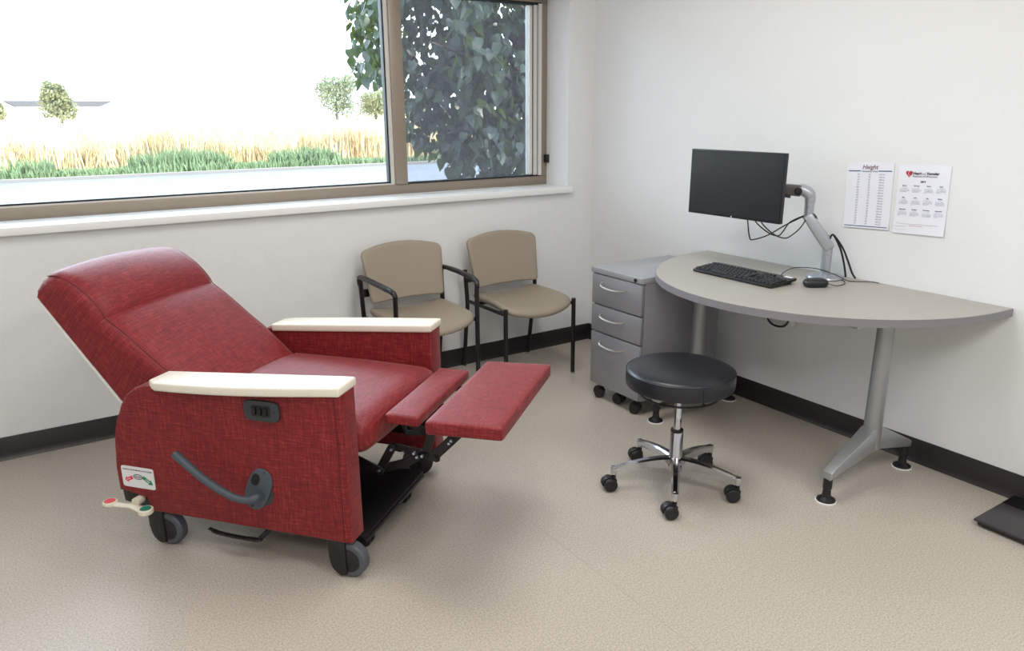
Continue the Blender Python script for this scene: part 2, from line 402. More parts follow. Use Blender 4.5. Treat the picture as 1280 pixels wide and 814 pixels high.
# backrest: loft of the side profile across the width
bk = [(-.50, .43), (-.563, .475), (-.62, .527), (-.69, .590), (-.77, .650), (-.85, .713), (-.905, .752), (-.935, .772)]
hd = [(-.935, .772), (-.945, .792), (-.985, .838), (-1.03, .872), (-1.075, .896), (-1.118, .908), (-1.152, .905), (-1.18, .885), (-1.196, .855), (-1.196, .838)]
PRO = [Vector(p) for p in bk+hd[1:-1]]
def back_bm(i0, i1, rear0, rear1):
    """loft part i0..i1 of the front profile across the width, closed towards the flat back"""
    bm = bmesh.new(); hw = .302; n = 30; grid = []; last = len(PRO)-1
    for i in range(n+1):
        x = -1+2*i/n; x = math.copysign(1-(1-abs(x))**1.7, x); y = x*hw; row = []
        er = .055; d = max(0, abs(y)-(hw-er)); drop = er-math.sqrt(max(0, er*er-d*d))
        for j in range(i0, i1+1):
            p = PRO[j]; tg = (PRO[min(j+1, last)]-PRO[max(j-1, 0)]).normalized(); nr = Vector((-tg.y, tg.x))
            if nr.x < 0 and nr.y < 0: nr = -nr
            if j < 9 and nr.y < 0: nr = -nr
            nr = Vector((abs(tg.y), -tg.x)) if tg.y > 0 else Vector((tg.y, -tg.x))
            s = max(.25, min(1, (last-j)/3+.25)); dent = .006 if j == len(bk)-1 else 0
            q = p+nr*(.020*(1-x*x)-drop*s-dent)
            row.append((q.x, y+.395, q.y))
        row.append((rear0[0], y+.395, rear0[1])); row.append((rear1[0], y+.395, rear1[1]))
        grid.append([bm.verts.new(p) for p in row])
    m = len(grid[0])
    for a, b in zip(grid, grid[1:]):
        for k in range(m): bm.faces.new((a[k], a[(k+1) % m], b[(k+1) % m], b[k]))
    bm.faces.new(grid[0]); bm.faces.new(grid[-1][::-1])
    return bm
# the texture follows the reclined surface: parts are built upright about a pivot and tilted by their own rotation
def tilted(name, bm, m, parent, ang, **k):
    piv = Vector((-.70+RO[0], .395+RO[1], .58))
    bmesh.ops.translate(bm, verts=bm.verts, vec=Vector(RO)); bmesh.ops.transform(bm, matrix=Matrix.Rotation(ang, 4, 'Y') @ Matrix.Translation(-piv), verts=bm.verts)
    o = finish(name, bm, m, parent, **k); o.rotation_euler = (0, -ang, 0); o.location = piv; return o
BA = math.radians(-40)
br = tilted('backrest', back_bm(0, len(bk)-1, (-1.055, .664), (-.785, .345)), FABY, rec, BA, angle=50)
tilted('headrest', back_bm(len(bk)-1, len(PRO)-1, (-1.192, .828), (-1.055, .664)), FABY, rec, BA, angle=50)
for s in (-1, 1):
    yy = .395+s*.279
    pts = [(a-.006, yy, b-.004) for a, b in bk[1:]]+[(a-.004*(1 if i < 6 else 0), yy, b-.006) for i, (a, b) in enumerate(hd[1:-3])]
    rp('piping', T(pts, .0018, 6, smooth=3), THREAD)
bm = T([(-1.196+.0, .395-.295, .838), (-.80, .395-.295, .365)], .004, 6)
rp('back_panel', prism(bmesh.new(), [(-1.196, .826), (-.79, .341), (-.799, .335), (-1.205, .820)], xz(.094, .696), bev=.002), WHITEP)
# footrest pads
def padfn(x0, x1, y0, y1, zt, th, ang):
    cx, cy = (x0+x1)/2, (y0+y1)/2; c, s = math.cos(ang), math.sin(ang)
    def f(p):
        x, y, z = p
        if z > 0: z += .006*(1-(2*y/(y1-y0))**2)*(1-(2*x/(x1-x0))**2)
        return Vector((cx+x*c-z*s, cy+y, zt-th/2+x*s+z*c))
    return f
fr1 = rp('footrest_flap', rbox((.118, .475, .034), .009, 10, padfn(.058, .176, .158, .633, .512, .034, .0)), FABY)
fr2 = rp('footrest_pad', rbox((.248, .605, .045), .010, 10, padfn(.225, .473, .088, .693, .538, .045, .03)), FABY)
# scissor linkage, near and far side
def bar(bm, a, b, y, wd=.0145, th=.005):
    a, b = Vector(a), Vector(b); d = (b-a).normalized(); n = Vector((-d.y, d.x))*wd; e = d*wd*.5
    P = [a-n-e*.6, a-n*.5-e*2, a+n*.5-e*2, a+n-e*.6, b+n+e*.6, b+n*.5+e*2, b-n*.5+e*2, b-n+e*.6]
    prism(bm, [(p.x, p.y) for p in P], xz(y, y+th), bev=.001, seg=1)
def bolt(bm, x, z, y, r=.006): lathe(bm, [(0, .010), (r, .009), (r, -.002)], (x, y-.002, z), 'y', 10)
def linkage(y, name):
    k = rp(name, (lambda bm: (bar(bm, (.298, .462), (.212, .372), y, .016), bar(bm, (.209, .357), (.160, .366), y, .014), bm)[-1])(bmesh.new()), BLACKM)
    for a, b, dy in (((.172, .362), (.205, .472), .012), ((.205, .472), (.245, .492), .012), ((.06, .376), (.168, .364), .018), ((.056, .374), (.012, .296), .006),
                     ((.012, .292), (.095, .322), .018), ((.092, .318), (.150, .360), .012), ((.012, .292), (-.10, .335), .0), ((-.10, .335), (-.16, .30), .006), ((.10, .478), (.165, .440), .024), ((.165, .440), (.21, .455), .024)):
        rp('link_bar', (lambda bm: (bar(bm, a, b, y+dy-.012), bm)[-1])(bmesh.new()), BLACKM, k)
    bm = bmesh.new()
    for x, z in ((.27, .432), (.262, .422), (.168, .366), (.06, .374), (.10, .37), (.012, .294), (.15, .36), (.14, .372), (.205, .47), (-.10, .335)): bolt(bm, x, z, y-.014, .0045)
    rp('bolts', bm, BLUEM, k)['kind'] = 'stuff'
linkage(.205, 'footrest_linkage'); linkage(.575, 'footrest_linkage')
bm = bmesh.new(); box(bm, .12, .14, .20, .59, .476, .482); box(bm, .236, .33, .19, .60, .486, .494)
rp('footrest_mount', bm, BLACKM)
rp('flap_bracket', T([(.058, .30, .494), (.056, .30, .42), (.066, .30, .388), (.13, .30, .398), (.16, .30, .41)], .011, 8, flat=.35), LEVD)
# tray / base plate between the side panels
bm = B(-.55, -.006, .095, .585, .088, .100, bev=.002); tray = rp('base_tray', bm, BLACKT)
bm = bmesh.new(); box(bm, -.03, .0, .097, .583, .074, .088, bev=.004); rp('tray_edge', bm, BLACKP, tray)
bm = bmesh.new(); box(bm, -.60, -.02, .093, .112, .16, .30, bev=.002); rp('inner_rail', bm, BLACKM)
bm = bmesh.new(); box(bm, -.60, -.10, .678, .697, .20, .30, bev=.002); rp('inner_rail', bm, BLACKM)
# small twin castors under the tray
def small_caster(y):
    bm = L([(.0, .074), (.014, .074), (.016, .05), (.012, .045)], (-.045, y, 0), 'z', 12); c = rp('tray_caster', bm, BLACKP)
    for s in (-1, 1): rp('wheel', L([(0, -.008), (.024, -.008), (.028, -.004), (.028, .004), (.024, .008), (0, .008)], (-.060, y+s*.013, .0285), 'y', 18), BLACKP, c)
small_caster(.20); small_caster(.51)
# big castors
def big_caster(cx, cy, ang=0):
    """forked housing covering the trailing half of a grey-tyred wheel"""
    R = Matrix.Translation((cx, cy, 0)) @ Matrix.Rotation(ang, 4, 'Z')
    def P(n, bm, m, par=None): bm.transform(R); return rp(n, bm, m, par)
    pts = [(-.004, .060), (-.004, .134), (-.064, .134), (-.066, .095)]+[(.063*math.cos(a), .0615+.060*math.sin(a)) for a in [math.radians(q) for q in range(172, 262, 15)]]+[(-.004, .012)]
    c = P('caster', prism(bmesh.new(), pts, xz(-.026, .026), bev=.005), BLACKP)
    P('stem', L([(0, .150), (.016, .150), (.016, .128), (0, .128)], (-.034, 0, 0), 'z', 16), BLACKP, c)
    P('tyre', L([(.042, -.019), (.054, -.019), (.060, -.013), (.0612, 0), (.060, .013), (.054, .019), (.042, .019)], (0, 0, .0612), 'y', 36), TREAD, c)
    P('wheel_disc', L([(0, -.0205), (.034, -.021), (.042, -.0185), (.042, .0185), (.034, .021), (0, .0205)], (0, 0, .0612), 'y', 28), BLACKP, c)
big_caster(-.712, .030); big_caster(-.022, .030); big_caster(-.700, .760, .1); big_caster(-.098, .738, math.radians(205))
# bell push / switch plate
sw = rp('switch_plate', prism(bmesh.new(), [(-.270+p[0], .552+p[1]) for p in [selipse(.062, .033, 5, 2*PI*k/36) for k in range(36)]], xz(-.012, .0), bev=.004), LEVD)
rp('switch_recess', prism(bmesh.new(), [(-.302, .535), (-.238, .535), (-.238, .570), (-.302, .570)], xz(-.0135, -.002)), BLACKP, sw)
for dx in (-.024, -.004, .016): rp('rocker', B(-.270+dx-.006, -.270+dx+.008, -.019, -.010, .540, .565, bev=.003), BLACKM, sw)
for dx in (-.047, .047): rp('screw', L([(0, .002), (.003, .0015), (.003, 0)], (-.270+dx, -.012, .552), 'y', 10), BLACKP, sw)
# release lever with its oval plate
pc, pang = Vector((-.315, .278)), math.radians(25)
def oval(rx, rz, n, cx, cz, ang=pang, k=40):
    out = []
    for i in range(k):
        a, b = selipse(rx, rz, n, 2*PI*i/k); out.append((cx+a*math.cos(ang)+b*math.sin(ang), cz-a*math.sin(ang)+b*math.cos(ang)))
    return out
lp = rp('lever_plate', prism(bmesh.new(), oval(.042, .078, 2.5, pc.x, pc.y), xz(-.005, .0), bev=.0015), LEVER)
rp('slot', prism(bmesh.new(), oval(.014, .022, 2.4, pc.x-.006, pc.y+.034), xz(-.0056, -.001)), BLACKT, lp)
for t in (-.068, .068): rp('screw', L([(0, .002), (.004, .0015), (.004, 0)], (pc.x+t*math.sin(pang), -.005, pc.y+t*math.cos(pang)), 'y', 10), BLACKP, lp)
lv = rp('recline_lever', L([(0, .022), (.030, .022), (.040, .016), (.042, .004), (.042, 0)], (-.305, -.002, .262), 'y', 32), LEVD)
rp('handle', T([(-.305, -.018, .262), (-.302, -.034, .268), (-.318, -.045, .262), (-.35, -.050, .262), (-.392, -.052, .273), (-.475, -.054, .316), (-.576, -.054, .392)], [.015, .0125, .012, .012, .0125, .013, .0135], 12, smooth=4), LEVER, lv)
# instruction label
lb = rp('instruction_label', prism(bmesh.new(), [(-.787+p[0], .2515+p[1]) for p in [selipse(.066, .0385, 14, 2*PI*k/40) for k in range(40)]], xz(-.0015, .0)), CARD)
lb['label'] = 'white instruction label with a red arrow, a grey oval and a green arrow'
def rm(x, z, ang=0, y=-.0018):
    X = Vector((math.cos(ang), 0, math.sin(ang))); Y = Vector((-math.sin(ang), 0, math.cos(ang)))
    return frame((x+RO[0], y+RO[1], z), X, Y)
text('lettering', 'CENTRAL CASTER BRAKE & LOCK SYSTEM', .0062, PBLK, lb, rm(-.787, .276), 'CENTER', bold=.0001)
def arrow(cx, cz, ang, m, nm, ln=.036):
    P = [(-ln/2, -.006), (ln*.15, -.006), (ln*.15, -.011), (ln/2, 0), (ln*.15, .011), (ln*.15, .006), (-ln/2, .006)]
    c, s = math.cos(ang), math.sin(ang)
    return rp(nm, prism(bmesh.new(), [(cx+u*c-v*s, cz+u*s+v*c) for u, v in P], xz(-.0022, -.001)), m, lb)
arrow(-.826, .243, math.radians(203), PRED, 'red_arrow', .034); arrow(-.748, .243, math.radians(-33), PGREEN, 'green_arrow', .044)
rp('grey_oval', prism(bmesh.new(), oval(.020, .010, 2, -.787, .254, 0), xz(-.0022, -.001)), PGREY, lb)
rp('pale_oval', prism(bmesh.new(), oval(.0155, .0068, 2, -.787, .254, 0), xz(-.0025, -.001)), PLGREY, lb)
text('lettering', 'LOCK', .0075, PWHITE, lb, rm(-.826, .2405, math.radians(23), -.0024), 'CENTER')
text('lettering', 'STEER', .0075, PWHITE, lb, rm(-.750, .2415, math.radians(-33), -.0024), 'CENTER')
text('lettering', 'NEUTRAL', .0062, PBLK, lb, rm(-.787, .252, 0, -.0027), 'CENTER')
# brake pedal
bp = rp('brake_pedal', T([(-.860, -.052, .171), (-.845, -.052, .170), (-.82, -.05, .169), (-.79, -.046, .169), (-.76, -.05, .166), (-.735, -.054, .160)], [.012, .013, .012, .012, .013, .012], 10, smooth=3, flat=.5), CREAM)
rp('pedal_pad', L([(0, .176), (.021, .176), (.024, .173), (.024, .166), (.019, .162), (0, .162)], (-.868, -.053, .004), 'z', 24), CREAM, bp)
rp('pedal_pad', L([(0, .171), (.021, .171), (.024, .168), (.024, .156), (.019, .152), (0, .152)], (-.722, -.055, .004), 'z', 24), CREAM, bp)
rp('red_dot', L([(0, .1815), (.017, .181), (.0185, .1795)], (-.868, -.053, 0), 'z', 24), RED, bp)['label'] = 'red round pad of the brake pedal'
rp('green_dot', L([(0, .1765), (.017, .176), (.0185, .1745)], (-.722, -.055, 0), 'z', 24), GREEN, bp)['label'] = 'green round pad of the brake pedal'
rp('pivot', L([(0, .036), (.012, .036), (.015, .03), (.015, 0)], (-.795, -.022, .168), 'y', 20), CREAM, bp)
# lower foot lever under the near panel
fl = rp('foot_lever', T([(-.525, .0, .102), (-.49, -.004, .094), (-.42, -.004, .090), (-.345, -.002, .090), (-.325, .0, .094)], [.007, .010, .010, .011, .010], 8, smooth=3, flat=.55), BLACKM)
rp('lever_arm', T([(-.335, .004, .092), (-.31, .03, .12), (-.29, .05, .150), (-.29, .05, .16)], .009, 8), BLACKM, fl)

# ------------------------------------------------------------------ waiting chairs
def chair_seat():
    PC[0] = (0, -.30); O_ = []
    for a, b in rpoly([(-.212, -.108), (-.222, -.49), (.222, -.49), (.212, -.108)], [.05, .05, .05, .05]):
        if b < -.30: b -= .062*(1-(a/.222)**2)*min(1, (-.30-b)/.17)
        O_.append((a, b))
    def f(a, b, t):
        fr = max(0, (-.30-b)/.27)
        z = .417+.026*(a/.215)**2*(1-.35*fr)-.030*fr**2
        return Vector((a, b, z+t))
    return pillow(O_, f, .042, .10)
def chair_back():
    PC[0] = (0, 0); O_ = []
    for a, b in rpoly([(-.208, -.135), (.208, -.135), (.232, .135), (-.232, .135)], [.022, .022, .03, .03]):
        b += (.034*(1-(a/.23)**2) if b > 0 else .006*(1-(a/.21)**2))*min(1, abs(b/.13)); O_.append((a, b))
    def f(a, b, t):
        y = -.112+.033*(b/.135)-.022*(a/.22)**2
        return Vector((a, y-t, (.618+b*.97-.012*t)))
    return pillow(O_, f, .034, .085)
def make_chair(cx, label, arms):
    c = empty('waiting_chair', (cx, -.27, 0), 0, label, 'chair', 'waiting chairs along the window wall'); O = (0, .27, 0)
    P = lambda n, bm, m, par=None, **k: finish(n, bm, m, par or c, O, **k)
    P('seat', chair_seat(), TAUPE, angle=60); P('backrest', chair_back(), TAUPE, angle=60)
    for s in (-1, 1):
        top = .438 if not arms else .578
        lg = P('front_leg', T([(s*.2235, -.49, .006), (s*.2235, -.49, top)], .0118, 12), TUBEB)
        P('glide', L([(.0, 0), (.012, 0), (.012, .010), (0, .010)], (s*.2235, -.49, 0), 'z', 12), FOOTG, lg)
        lg = P('rear_leg', T([(s*.225, -.040, .008), (s*.228, -.085, .30), (s*.23, -.102, .38), (s*.232, -.102, .44), (s*.235, -.092, .585 if not arms else .60)], .0118, 12, smooth=3), TUBEB)
        P('glide', L([(.0, 0), (.012, 0), (.012, .010), (0, .010)], (s*.225, -.040, 0), 'z', 12), FOOTG, lg)
        if arms:
            P('arm', T([(s*.236, -.085, .575), (s*.238, -.090, .605), (s*.240, -.115, .622), (s*.240, -.25, .624), (s*.236, -.41, .618), (s*.230, -.47, .612), (s*.2245, -.492, .595), (s*.2235, -.49, .565)],
                       [.0118, .013, .015, .016, .016, .015, .013, .0118], 12, smooth=5, flat=.85), TUBEB)
        P('side_rail', T([(s*.229, -.105, .408), (s*.224, -.485, .408)], .0095, 10), TUBEB)
    bm = tube(bmesh.new(), [(-.205, -.43, .404), (0, -.445, .370), (.205, -.43, .404)], .0095, 10, smooth=4)
    tube(bm, [(-.224, -.43, .408), (-.2, -.43, .404)], .0095, 10); tube(bm, [(.224, -.43, .408), (.2, -.43, .404)], .0095, 10)
    P('front_rail', bm, TUBEB)
    P('rear_rail', T([(-.22, -.16, .40), (0, -.16, .392), (.22, -.16, .40)], .0095, 10, smooth=4), TUBEB)
    for s in (-1, 1): P('back_bracket', B(min(s*.238, s*.19), max(s*.238, s*.19), -.114, -.098, .515, .555, bev=.002), TUBEB)
    return c
make_chair(-.733, 'taupe vinyl waiting chair without arms, nearest the room corner', False)
make_chair(-1.352, 'taupe vinyl waiting chair with black arms, behind the red recliner', True)

# ------------------------------------------------------------------ drawer cabinet
cab = empty('drawer_cabinet', (-.385, -1.0, 0), 0, 'grey metal mobile drawer cabinet with three drawers, under the left end of the desk', 'cabinet')
CO = (.385, 1.0, 0)
def cp(n, bm, m, par=None, **k): return finish(n, bm, m, par or cab, CO, **k)
cp('body', B(-.632, -.125, -1.183, -.819, .078, .661, bev=.003), CABM)
ct = cp('top', B(-.656, -.120, -1.185, -.817, .661, .688, bev=.0015), CABT)
cp('lock', L([(0, .004), (.008, .003), (.009, 0), (.009, -.004)], (-.657, -1.142, .674), 'x', 16), BLACKP, ct)
for z0, z1 in ((.506, .656), (.365, .499), (.083, .358)):
    d = cp('drawer', B(-.652, -.634, -1.181, -.821, z0, z1, bev=.0025), CABM)
    zh = z1-.047; yc = -.985
    cp('handle', T([(-.652, yc+.082, zh+.010), (-.668, yc+.078, zh+.006), (-.682, yc+.055, zh-.002), (-.688, yc, zh-.006), (-.684, yc-.055, zh-.004), (-.672, yc-.078, zh-.001), (-.652, yc-.084, zh-.0)], [.0035, .004, .006, .007, .006, .004, .0035], 8, smooth=4, flat=.7), SAT, d)
def twin_caster(P, x, y, top, ang, r=.027, parent=None, m=BLACKP, name='caster'):
    R = Matrix.Rotation(ang, 4, 'Z'); Tm = Matrix.Translation((x, y, 0))
    bm = bmesh.new(); lathe(bm, [(.0, top), (.009, top), (.009, r*1.6), (.014, r*1.5), (.014, r*1.1), (0, r*1.1)], (0, 0, 0), 'z', 12)
    # curved hood
    pts = [(.018+(r*1.12)*math.cos(a), r+(r*1.12)*math.sin(a)) for a in [math.radians(q) for q in range(20, 201, 18)]]+[(.018-r*.5, r*.8), (.018+r*.6, r*.9)]
    prism(bm, pts, xz(-.009, .009), bev=.002)
    bm.transform(Tm @ R); c = P(name, bm, m)
    for s in (-1, 1):
        b = L([(0, -.009*s), (r*.8, -.009*s), (r, -.005*s), (r, .006*s), (r*.88, .010*s), (0, .011*s)], (.018, s*.019, r), 'y', 20); b.transform(Tm @ R)
        P('wheel', b, m, c)
    return c
for x, y, a in ((-.600, -.862, 2.6), (-.585, -1.0, 1.9), (-.600, -1.14, 2.2), (-.17, -.86, .5), (-.17, -1.14, .2)):
    twin_caster(cp, x, y, .078, a)

# ------------------------------------------------------------------ desk
desk = empty('desk', (-.35, -1.713, 0), 0, 'half-round wall desk with beige-grey top on silver T-shaped legs', 'desk'); DO = (.35, 1.713, 0)
def dp(n, bm, m, par=None, **k): return finish(n, bm, m, par or desk, DO, **k)
def halfel(a, b, n=56, back=-.004):
    pts = [(back, -1.713+a)]+[(-.02-b*math.sin(PI*i/n)**.96, -1.713+a*math.cos(PI*i/n)) for i in range(n+1)]+[(back, -1.713-a)]
    return pts
dt = dp('desktop', prism(bmesh.new(), halfel(.737, .779), xy(.694, .723)), DESKT)
out = halfel(.737, .779, back=-.004); ou2 = halfel(.7405, .7825, back=-.004)
bm = bmesh.new(); P1 = [[bm.verts.new((x, y, z)) for x, y, z in ((a[0], a[1], .6935), (b[0], b[1], .6935), (b[0], b[1], .7225), (a[0], a[1], .7225))] for a, b in zip(out, ou2)]
for a, b in zip(P1, P1[1:]):
    for k in range(4): bm.faces.new((a[k], a[(k+1) % 4], b[(k+1) % 4], b[k]))
bm.faces.new(P1[0]); bm.faces.new(P1[-1][::-1])
dp('edge_band', bm, DESKE, dt)
def desk_leg(y):
    col = dp('leg_column', L([(.033, .155), (.034, .16), (.030, .66), (.030, .693)], (-.35, y, 0), 'z', 28), ALU)
    for s in (-1, 1):
        bm = bmesh.new(); A = [(.0, .245), (.03, .243), (.245, .135), (.268, .122), (.268, .094), (.04, .150), (0, .155)]
        prism(bm, A, lambda u, v, sd: (-.35+s*u, y+(1 if sd else -1)*(.030-.035*u), v), bev=.004)
        dp('foot_bar', bm, ALU, col)
        dp('glide', L([(.012, .096), (.017, .094), (.017, .055), (.014, .052), (.017, .02), (.034, .010), (.036, .003), (.036, 0), (0, 0)], (-.35+s*.255, y, 0), 'z', 20), BLACKP, col)
        dp('glide_rim', L([(.0365, .0), (.0385, .0), (.0385, .004), (.0365, .005)], (-.35+s*.255, y, 0), 'z', 24), WHITEP, col)
    dp('mount_plate', B(-.6, -.1, y-.04, y+.04, .686, .6935), ALU, col)
desk_leg(-1.262); desk_leg(-2.182)

# outlet and loop of cable beneath the desktop
ot = empty('power_outlet', (-.006, -1.465, .5), 0, 'white power outlet box on the wall just below the desk edge', 'outlet')
finish('housing', B(-.03, .0045, -.085, .085, -.06, .06, bev=.003), WHITEP, ot)
for dy in (-.04, .04): finish('socket', B(-.0325, -.029, dy-.017, dy+.017, -.02, .02, bev=.002), PLGREY, ot)
o = finish('power_cable', T([(-.045, -1.40, .58), (-.05, -1.41, .50), (-.055, -1.435, .452), (-.055, -1.475, .437), (-.05, -1.52, .446), (-.045, -1.54, .49), (-.045, -1.545, .58), (-.05, -1.55, .690)], .005, 8, smooth=5), BLACKP)
tag(o, 'black cable loop hanging under the desk in front of the white outlet', 'cable')

# ------------------------------------------------------------------ monitor, arm, cables
MX, MY0, MY1, MZ0, MZ1 = -.36, -1.168, -1.672, .972, 1.258
mon = empty('monitor', (MX, (MY0+MY1)/2, (MZ0+MZ1)/2), 0, 'black flat-screen computer monitor, switched off, on the silver arm', 'monitor')
mon.rotation_euler = (math.radians(.3), 0, math.radians(2))
hw_, hh = .250, .145
finish('housing', B(0, .022, -hw_, hw_, -hh, hh, bev=.003), BLACKP, mon)
finish('screen', B(-.0012, .004, -hw_+.004, hw_-.004, -hh+.010, hh-.004), SCRM, mon)
finish('back_cover', rbox((.03, .30, .18), .012, 6, lambda p: p+Vector((.034, 0, 0))), BLACKP, mon)
finish('maker_mark', L([(.0030, -.0004), (.0030, .0004)], (-.0012, 0, -hh+.006), 'x', 10), PWHITE, mon)['label'] = 'tiny silver mark on the lower bezel'
AX, AY = -.10, -1.736
arm = empty('swivel_stand', (AX, AY, .723), 0, 'silver articulated monitor arm standing on the desk against the wall', 'monitor arm')
def ap(n, bm, m, par=None, **k): return finish(n, bm, m, par or arm, (-AX, -AY, -.723), **k)
bs = ap('base', L([(0, .7235), (.074, .7235), (.077, .728), (.074, .734), (.05, .738), (.024, .741), (.024, .745), (0, .745)], (AX, AY, 0), 'z', 36), ARMA)
ap('column', L([(.0205, .742), (.0205, .822), (.0185, .823), (.0185, .827), (.021, .828), (.021, .872), (0, .876)], (AX, AY, 0), 'z', 24), ARMA)
def slab(a, b, wv, tv, w0, w1, t0, t1, bev=.005):
    wv, tv = Vector(wv).normalized(), Vector(tv).normalized(); bm = bmesh.new(); vs = []
    for p, w, t in ((a, w0, t0), (b, w1, t1)):
        vs.append([bm.verts.new(p+wv*w*i+tv*t*j) for i, j in ((-1, -1), (1, -1), (1, 1), (-1, 1))])
    for k in range(4): bm.faces.new((vs[0][k], vs[0][(k+1) % 4], vs[1][(k+1) % 4], vs[1][k]))
    bm.faces.new(vs[0]); bm.faces.new(vs[1][::-1]); bmesh.ops.bevel(bm, geom=bm.edges[:], offset=bev, segments=3, profile=.5, affect='EDGES'); return bm
la, lb_ = Vector((AX, AY, .862)), Vector((-.155, -1.664, .984))
ldir = (lb_-la).normalized(); sidev = Vector((.76, .65, 0)); nv = ldir.cross(sidev).normalized()
ll = ap('lower_link', slab(la-ldir*.014, lb_+ldir*.014, nv, sidev, .024, .021, .023, .021, .008), ARMA)
top_n = nv if nv.z > 0 else -nv
cc = ap('cable_cover', slab(la+ldir*.03+top_n*.022, lb_-ldir*.02+top_n*.019, nv, sidev, .006, .006, .013, .013, .003), LGREYP, ll)
ap('cable_slot', slab(la+ldir*.022+top_n*.026, la+ldir*.040+top_n*.026, nv, sidev, .004, .004, .008, .008, .002), BLACKP, ll)
ap('cable_slot', slab(lb_-ldir*.030+top_n*.023, lb_-ldir*.012+top_n*.022, nv, sidev, .004, .004, .008, .008, .002), BLACKP, ll)
ap('joint_post', L([(.020, .978), (.020, 1.024), (.018, 1.025), (.018, 1.029), (.0205, 1.030), (.0205, 1.052), (0, 1.054)], (-.155, -1.664, 0), 'z', 24), ARMA)
ap('elbow', T([(-.155, -1.664, 1.040), (-.155, -1.664, 1.066), (-.160, -1.658, 1.084), (-.174, -1.641, 1.098), (-.186, -1.626, 1.100)], [.0205, .023, .025, .025, .024], 20, smooth=4), ARMA)
ka, kb = Vector((-.186, -1.626, 1.096)), Vector((-.305, -1.44, 1.112))
kd = (kb-ka).normalized(); ks = kd.cross(Vector((0, 0, 1))).normalized()
ap('upper_link', slab(ka-kd*.012, kb, ks, kd.cross(ks), .020, .016, .024, .018, .006), ARMD)
front = ks if ks.dot(Vector((-.84, -.55, 0))) > 0 else -ks
bm = L([(0, .008), (.011, .008), (.016, .004), (.016, -.004)], (0, 0, 0), 'x', 24); bm.transform(Matrix.Translation(ka+front*.020) @ front.to_track_quat('X', 'Z').to_matrix().to_4x4())
ap('pivot_knob', bm, BLACKP)
ap('adjuster', slab(ka+kd*.030+Vector((0, 0, -.028)), ka+kd*.060+Vector((0, 0, -.028)), ks, (0, 0, 1), .010, .008, .008, .006, .003), ARMD)
ap('mount_plate', B(-.312, -.304, -1.48, -1.38, 1.065, 1.165, bev=.003), ARMD)
ap('tilt_head', slab(Vector((-.309, -1.43, 1.112)), Vector((-.27, -1.46, 1.112)), (0, 0, 1), (0, 1, 0), .02, .018, .018, .018, .004), ARMD)
US = lb_-ldir*.021+top_n*.025; LS = la+ldir*.031+top_n*.030
def up(pts): return pts+[tuple(US+Vector((-.02, .02, .016))), tuple(US+Vector((-.004, .004, .010))), tuple(US+Vector((.002, -.002, -.004)))]
CAB = [('thin black cable looping lowest from the left of the monitor underside', up([(-.325, -1.482, .985), (-.325, -1.484, .955), (-.30, -1.480, .885), (-.285, -1.490, .876), (-.25, -1.54, .900), (-.21, -1.60, .950)])),
       ('black cable crossing from monitor underside to the arm, middle of three', up([(-.325, -1.515, .985), (-.32, -1.53, .955), (-.29, -1.575, .915), (-.26, -1.60, .905), (-.235, -1.605, .925), (-.21, -1.62, .965)])),
       ('black cable from the right of the monitor underside to the arm', up([(-.325, -1.545, .985), (-.32, -1.56, .955), (-.29, -1.595, .915), (-.26, -1.628, .898), (-.235, -1.645, .908), (-.20, -1.665, .945)]))]
for lab, pts in CAB: tag(finish('monitor_cable', T(pts, .0028, 8, smooth=5), BLACKP), lab, 'cable', 'monitor cables')
for k, (lab, dx, dy, zend) in enumerate((('black cable dropping from the arm slot to the desk, left of the pair', 0, .004, .724), ('black cable dropping from the arm slot to the desk, right of the pair', .006, -.014, .724))):
    tag(finish('monitor_cable', T([tuple(LS-Vector((0, 0, .004))), tuple(LS+Vector((.010, -.008, .006))), (-.062+dx, -1.772+dy*.5, .855), (-.045+dx, -1.785+dy, .80), (-.034+dx, -1.795+dy*1.6, .75), (-.030+dx, -1.80+dy*2.4, .728)], .0042, 8, smooth=5), BLACKP), lab, 'cable', 'monitor cables')

# ------------------------------------------------------------------ keyboard and mouse
kb_ = empty('keyboard', (-.385, -1.528, .7232), math.radians(-90.5), 'black keyboard with a small white sticker, lying on the desk', 'keyboard')
# local: x along length (+x = screen right), y towards wall
def kf(p): return Vector((p.x, p.y, p.z+.013+.006*(p.y/.08)))
KW, KD = .435, .165
kmesh = rbox((KW, KD, .014), .004, 6, kf); finish('case', kmesh, BLACKP, kb_)
bm = bmesh.new()
def key(cx, cy, w_, d_=.0165):
    z = .020+.006*(cy/.08); r = bmesh.ops.create_cube(bm, size=1, matrix=Matrix.Translation((cx, cy, z+.003)) @ Matrix.Diagonal((w_, d_, .008, 1)))
    for v in r['verts']:
        if v.co.z > z+.003: v.co.x += (cx-v.co.x)*.16; v.co.y += (cy-v.co.y)*.16
x_ = -KW/2+.008
for row, yy in enumerate((-.064, -.045, -.026, -.007, .012, .040)):
    ws = {0: [.024]*3+[.112]+[.024]*4, 1: [.042]+[.0175]*10+[.050], 2: [.034]+[.0175]*11+[.036], 3: [.028]+[.0175]*12+[.024], 4: [.0175]*13+[.036], 5: [.0175]*13}[row]
    x = x_
    for q in ws: key(x+q/2, yy, q-.0015); x += q+.0015
    if row in (4, 5, 3):
        for j in range(3): key(.082+j*.019+.010, yy, .0165)
    if row == 0:
        for j in range(3): key(.082+j*.019+.010, yy, .0165)
    if row == 1: key(.082+.029, yy, .0165)
    if row < 5:
        for j in range(4): key(.146+j*.019+.002, yy, .0165)
k_ = finish('keys', bm, KEYM, kb_, angle=20); k_['kind'] = 'stuff'
finish('sticker', B(.165, .205, .060, .078, .0248, .0256), PWHITE, kb_)
